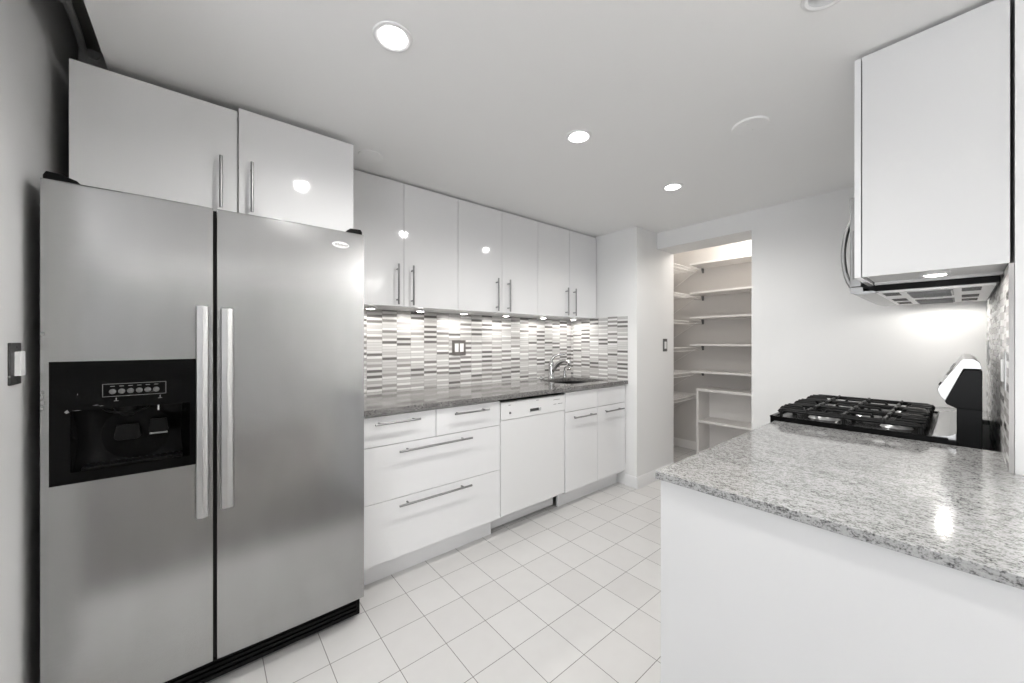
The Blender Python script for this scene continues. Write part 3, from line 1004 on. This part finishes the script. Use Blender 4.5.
# narrow unit between range and far wall
t = thing('base_cabinet', 'narrow white base cabinet between the range and the far wall', 'cabinet', (2.98, 0.2, 0))
MB().box(RX1 + 0.006, XF - 0.016, YR + 0.012, 0.480, 0.11, WT - 0.022).build('body', M_CARC, t)
MB().box(RX1 + 0.006, XF - 0.016, 0.40, 0.42, 0.0, 0.11).build('toe_kick', M_LACQ, t)
d = MB().box(RX1 + 0.008, XF - 0.018, 0.482, 0.500, 0.12, WT - 0.03, 0.001).build('door', M_LACQ, t)
bar_handle(d, (RX1 + 0.05, 0.500, 0.60), (RX1 + 0.05, 0.500, 0.82), (0, 1, 0))
tag(MB().box(RX1 + 0.003, XF, YR + 0.0085, 0.515, WT - 0.021, WT, 0.0012).build('worktop', M_GRAN), 'short granite worktop between the range and the far wall', 'worktop')

# ------------------------------------------------------------------ gas range
t = thing('gas_range', 'black gas range with cast iron grates set into the counter', 'range', ((RX0 + RX1) / 2, 0.24, 0))
GY0, GY1 = -0.045, 0.560
CZ = 0.903
MB().box(RX0 + 0.003, RX1 - 0.003, GY0 + 0.005, GY1 - 0.02, 0.03, CZ - 0.03, 0.003).build('body', M_ENAMEL, t)
mb = MB()
mb.prism(rrect(RX0 + 0.002, RX1 - 0.002, 0.0, GY1 + 0.012, 0.012, 4), 2, CZ - 0.035, CZ, 0.004)
ct = mb.build('cooktop', M_ENAMEL, t)
tr = MB()
rim = 0.006
tr.box(RX0 + 0.002, RX1 - 0.002, GY1 - 0.006, GY1 + 0.012, CZ - 0.002, CZ + rim, 0.003).box(RX0 + 0.002, RX0 + 0.016, 0.03, GY1 + 0.012, CZ - 0.002, CZ + rim, 0.003).box(RX1 - 0.016, RX1 - 0.002, 0.03, GY1 + 0.012, CZ - 0.002, CZ + rim, 0.003)
tr.build('raised_rim', M_ENAMEL, ct)
MB().prism([(0.012, CZ), (0.075, CZ), (0.068, CZ + 0.008), (0.03, CZ + 0.012), (0.012, CZ + 0.024)], 0, RX0 + 0.016, RX1 - 0.016, 0.001).build('rear_panel', M_SILVER, ct)
# burners
for bx_, by_, r in ((RX0 + 0.145, 0.17, 0.036), (RX0 + 0.145, 0.40, 0.042), (RX1 - 0.145, 0.17, 0.042), (RX1 - 0.145, 0.40, 0.036), ((RX0 + RX1) / 2, 0.285, 0.038)):
    bn = MB().lathe([(0, 0.012), (r * 1.1, 0.012), (r * 1.2, 0.006), (r * 1.35, 0.0)], (bx_, by_, CZ), 28).build('burner', M_SILVER, t)
    MB().lathe([(0, 0.022), (r * 0.8, 0.021), (r, 0.017), (r, 0.012)], (bx_, by_, CZ), 28).build('burner_cap', M_IRON, bn)
# grates


def bent(p, q, z, drop=0.022, r=0.006):
    p, q = Vector(p), Vector(q)
    d = (q - p)
    pts = [(p.x, p.y, z - drop), (p.x + d.x * 0.01, p.y + d.y * 0.01, z - 0.006), (p.x + d.x * 0.04, p.y + d.y * 0.04, z)]
    pts += [(q.x - d.x * 0.04, q.y - d.y * 0.04, z), (q.x - d.x * 0.01, q.y - d.y * 0.01, z - 0.006), (q.x, q.y, z - drop)]
    return pts


GW = (RX1 - RX0 - 0.05) / 3
GZ = 0.940
for i in range(3):
    gx0 = RX0 + 0.025 + i * GW + 0.003
    gx1 = gx0 + GW - 0.006
    gy0, gy1 = 0.085, GY1 - 0.012
    mb = MB()
    rp = [(p[0], p[1], GZ - 0.007) for p in rrect(gx0 + 0.006, gx1 - 0.006, gy0 + 0.006, gy1 - 0.006, 0.02, 4)]
    mb.tube(rp, 0.0062, 8, closed=True)
    for x in (gx0 + 0.008, gx1 - 0.008):
        mb.tube(bent((x, gy0 + 0.004), (x, gy1 - 0.004), GZ, 0.014), 0.0062, 8)
    xc = gx0 + GW * 0.5 - 0.003
    for ya, yb_ in ((gy0, gy0 + 0.07), (gy0 + 0.155, gy1 - 0.155), (gy1 - 0.07, gy1)):
        mb.tube(bent((xc, ya), (xc, yb_), GZ + 0.003, 0.012), 0.0062, 8)
    for y in (gy0 + 0.11, (gy0 + gy1) / 2, gy1 - 0.11):
        for xa, xb in ((gx0 + 0.004, xc - 0.03), (gx1 - 0.004, xc + 0.03)):
            mb.tube(bent((xa, y), (xb, y), GZ + 0.005, 0.012), 0.0062, 8)
    for x in (gx0 + GW * 0.25, gx0 + GW * 0.75 - 0.006):
        for ya, yb_ in ((gy0, gy0 + 0.085), (gy1 - 0.085, gy1)):
            mb.tube(bent((x, ya), (x, yb_), GZ + 0.002, 0.012), 0.0055, 8)
    for x in (gx0 + 0.012, gx1 - 0.012):
        for y in (gy0 + 0.012, (gy0 + gy1) / 2, gy1 - 0.012):
            mb.cyl((x, y, CZ), (x, y, GZ - 0.004), 0.007, seg=10)
    mb.build('grate', M_IRON, t)
# back guard
hp = [(0.0115, 1.017), (0.034, 1.030), (0.040, 1.043), (-0.005, 1.155), (-0.045, 1.153), (-0.045, 1.017)]
mb = MB()
mb.box(RX0 + 0.004, RX1 - 0.004, GY0, 0.0115, CZ - 0.02, 1.018, 0.002)
mb.prism(hp, 0, RX0 + 0.003, RX1 - 0.003, 0.002)
bg = mb.build('backguard', M_ENAMEL, t)
hq = [(0.038, 1.040), (0.050, 1.060), (0.056, 1.080), (0.052, 1.092), (0.002, 1.186), (-0.006, 1.193), (-0.026, 1.192), (-0.040, 1.180), (-0.045, 1.158), (-0.004, 1.158)]
cpn = MB().prism(hq, 0, RX0 + 0.002, RX1 - 0.002, 0.0015).build('control_panel', M_SILVER, t)


def on_panel(xa, xb, f0, f1, out=0.003):
    """raised patch on the sloping control face, f along the slope"""
    p, q = Vector((0.052, 1.092)), Vector((0.002, 1.186))
    nrm = Vector((q.y - p.y, -(q.x - p.x))).normalized()
    a, c = p.lerp(q, f0), p.lerp(q, f1)
    return MB().prism([tuple(a - nrm * 0.003), tuple(a + nrm * out), tuple(c + nrm * out), tuple(c - nrm * 0.003)], 0, xa, xb)


on_panel(2.31, 2.51, 0.25, 0.75, 0.0015).build('clock_display', M_GLOSSBLK, cpn)
for x in (2.12, 2.19, 2.26, 2.56, 2.63, 2.70):
    on_panel(x - 0.022, x + 0.022, 0.40, 0.62, 0.002).build('button', M_GREYBTN, cpn)
on_panel(RX0 + 0.03, RX0 + 0.06, 0.02, 0.12, 0.004).build('emblem', M_BLACK, cpn)
# oven front (faces the aisle)
MB().box(RX0 + 0.006, RX1 - 0.006, GY1 - 0.02, GY1 + 0.014, 0.78, CZ - 0.036, 0.004).build('knob_panel', M_SILVER, t)
for i in range(5):
    x = RX0 + 0.10 + i * 0.14
    MB().cyl((x, GY1 + 0.012, 0.825), (x, GY1 + 0.042, 0.825), 0.021, 0.018, seg=20, bev=0.002).build('knob', M_BLACK, t)
od = MB().box(RX0 + 0.006, RX1 - 0.006, GY1 - 0.018, GY1 + 0.016, 0.24, 0.772, 0.004).build('oven_door', M_SILVER, t)
MB().box(RX0 + 0.12, RX1 - 0.12, GY1 + 0.014, GY1 + 0.018, 0.36, 0.64).build('oven_window', M_GLOSSBLK, od)
bar_handle(od, (RX0 + 0.06, GY1 + 0.016, 0.73), (RX1 - 0.06, GY1 + 0.016, 0.73), (0, 1, 0), 0.011, 0.05)
MB().box(RX0 + 0.006, RX1 - 0.006, GY1 - 0.018, GY1 + 0.014, 0.06, 0.232, 0.004).build('drawer', M_SILVER, t)
for x in (RX0 + 0.05, RX1 - 0.05):
    for y in (0.03, 0.44):
        MB().cyl((x, y, 0), (x, y, 0.035), 0.016, seg=12).build('foot', M_BLACK, t)

# ------------------------------------------------------------------ right-hand wall cabinets and microwave
def right_cabinet(label, x0, x1, z0, z1, nd):
    t = thing('wall_cabinet', label, 'cabinet', ((x0 + x1) / 2, YR + 0.008, z0), 'wall cabinets')
    yw, yb = YR + 0.008, 0.2165
    th = 0.017
    mb = MB()
    mb.box(x0, x0 + th, yw, yb, z0, z1, 0.0008).box(x1 - th, x1, yw, yb, z0, z1, 0.0008)
    mb.box(x0 + th, x1 - th, yw, yb - 0.001, z0 + 0.010, z0 + 0.010 + th).box(x0 + th, x1 - th, yw, yb, z1 - th, z1).box(x0 + th, x1 - th, yw, yw + 0.006, z0 + 0.02, z1)
    mb.build('body', M_CARC if nd > 1 else M_LACQ2, t)
    k = (x1 - x0) / nd
    for i in range(nd):
        d = MB().box(x0 + i * k + 0.0015, x0 + (i + 1) * k - 0.0015, yb + 0.003, 0.2365, z0 - 0.001, z1, 0.0012).build('door', M_LACQ, t)
        hx = x0 + (i + 1) * k - 0.04 if i == 0 else x0 + i * k + 0.04
        bar_handle(d, (hx, 0.2365, z0 + 0.025), (hx, 0.2365, min(z1 - 0.03, z0 + 0.22)), (0, 1, 0))
    return t


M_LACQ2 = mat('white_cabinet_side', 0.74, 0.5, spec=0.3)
right_cabinet('white wall cabinet with a plain side on the right wall, before the microwave', 1.730, 2.026, 1.472, 2.222, 1)
right_cabinet('white two door wall cabinet over the microwave', RX0 + 0.002, RX1 - 0.002, 1.850, 2.222, 2)
right_cabinet('narrow white wall cabinet between the microwave and the far wall', RX1 + 0.004, XF - 0.01, 1.472, 2.222, 1)
puck(1.855, 0.056, 1.4815, 'lit puck light under the right wall cabinet before the microwave', 2.0)
puck(2.96, 0.06, 1.4815, 'lit puck light under the cabinet beyond the microwave', 2.2)

MZ0, MZ1 = 1.444, 1.842
t = thing('microwave', 'stainless fronted black microwave mounted above the gas range', 'microwave', (2.41, 0.1, MZ0))
MB().box(RX0 + 0.003, RX1 - 0.003, YR + 0.012, 0.255, MZ0 + 0.006, MZ1, 0.003).build('body', M_BLACK, t)
md = MB().box(RX0 + 0.18, RX1 - 0.003, 0.257, 0.292, MZ0 + 0.030, MZ1 - 0.004, 0.004).build('door', M_STEEL3, t)
MB().box(RX0 + 0.26, RX1 - 0.07, 0.290, 0.295, MZ0 + 0.08, MZ1 - 0.06, 0.001).build('window', M_GLOSSBLK, md)
mc = MB().box(RX0 + 0.003, RX0 + 0.177, 0.257, 0.292, MZ0 + 0.030, MZ1 - 0.004, 0.004).build('control_panel', M_STEEL3, t)
MB().box(RX0 + 0.03, RX0 + 0.15, 0.290, 0.2935, MZ0 + 0.10, MZ1 - 0.04, 0.001).build('keypad', M_GLOSSBLK, mc)
hpth = [(RX0 + 0.045, 0.291, MZ0 + 0.020)] + [(RX0 + 0.045, 0.292 + 0.026 * math.sin(PI * i / 12) ** 0.7, MZ0 + 0.035 + 0.27 * i / 12) for i in range(13)]
MB().tube(hpth[1:], 0.0085, 10).build('handle', M_STEEL3, md)
MB().prism([(0.256, MZ0 + 0.028), (0.292, MZ0 + 0.028), (0.290, MZ0 + 0.006), (0.262, MZ0 - 0.004), (0.206, MZ0 + 0.0)], 0, RX0 + 0.003, RX1 - 0.003, 0.001).build('lower_trim', M_STEEL3, t)
bp = MB().box(RX0 + 0.012, RX1 - 0.012, YR + 0.02, 0.215, MZ0 - 0.002, MZ0 + 0.008, 0.002).build('base_plate', M_WHITEPL, t)  # white colour stands in for lamplight on the underside
for xa, xb in ((RX0 + 0.06, RX0 + 0.30), (RX1 - 0.30, RX1 - 0.06)):
    mb = MB()
    mb.box(xa, xb, 0.02, 0.135, MZ0 - 0.005, MZ0, 0.001)
    for i in range(12):
        x = xa + 0.01 + (xb - xa - 0.02) * i / 11
        mb.box(x - 0.003, x + 0.003, 0.025, 0.13, MZ0 - 0.008, MZ0 - 0.004)
    mb.build('grease_filter', M_GREYPL, bp)
for xa in (RX0 + 0.04, RX0 + 0.34, RX1 - 0.20):
    for ya in (-0.045, 0.155):
        mb = MB()
        for i in range(4):
            mb.box(xa + i * 0.035, xa + i * 0.035 + 0.012, ya, ya + 0.045, MZ0 - 0.0035, MZ0)
        mb.build('vent_slots', M_BLACK, bp)
lm = MB().box((RX0 + RX1) / 2 - 0.04, (RX0 + RX1) / 2 + 0.04, 0.05, 0.10, MZ0 - 0.006, MZ0 - 0.002, 0.001)
lm.build('lamp_lens', M_SILVER, bp)

# ------------------------------------------------------------------ conduit in the gap beside the dropped ceiling
t = thing('electrical_conduit', 'grey flexible metal conduit in the open ceiling gap at top left', 'conduit', (-0.36, 2.0, 2.43))
pts = []
rs = []
for i in range(181):
    y = 1.62 + i * 0.0036
    pts.append((-0.375 + 0.01 * math.sin(i * 0.02), y, 2.435 + 0.008 * math.sin(i * 0.05)))
    rs.append(0.0105 + (0.0016 if i % 3 == 0 else 0))
MB().tube(pts, rs, 12).build('armoured_cable', M_CONDUIT, t)
for y in (1.94, 1.97):
    MB().lathe([(0.014, -0.008), (0.019, -0.005), (0.019, 0.005), (0.014, 0.008)], (-0.375, y, 2.437), 16, 'Y').build('clamp', M_CONDUIT, t)
mb = MB()
mb.box(-0.395, -0.285, 2.27, 2.37, 2.385, 2.45, 0.012)
mb.lathe([(0, 0.03), (0.024, 0.028), (0.030, 0.0), (0.022, -0.022), (0, -0.025)], (-0.30, 2.29, 2.41), 18)
mb.cyl((-0.35, 2.26, 2.425), (-0.35, 2.30, 2.425), 0.018, seg=14)
mb.build('junction_box', M_CONDUIT, t)
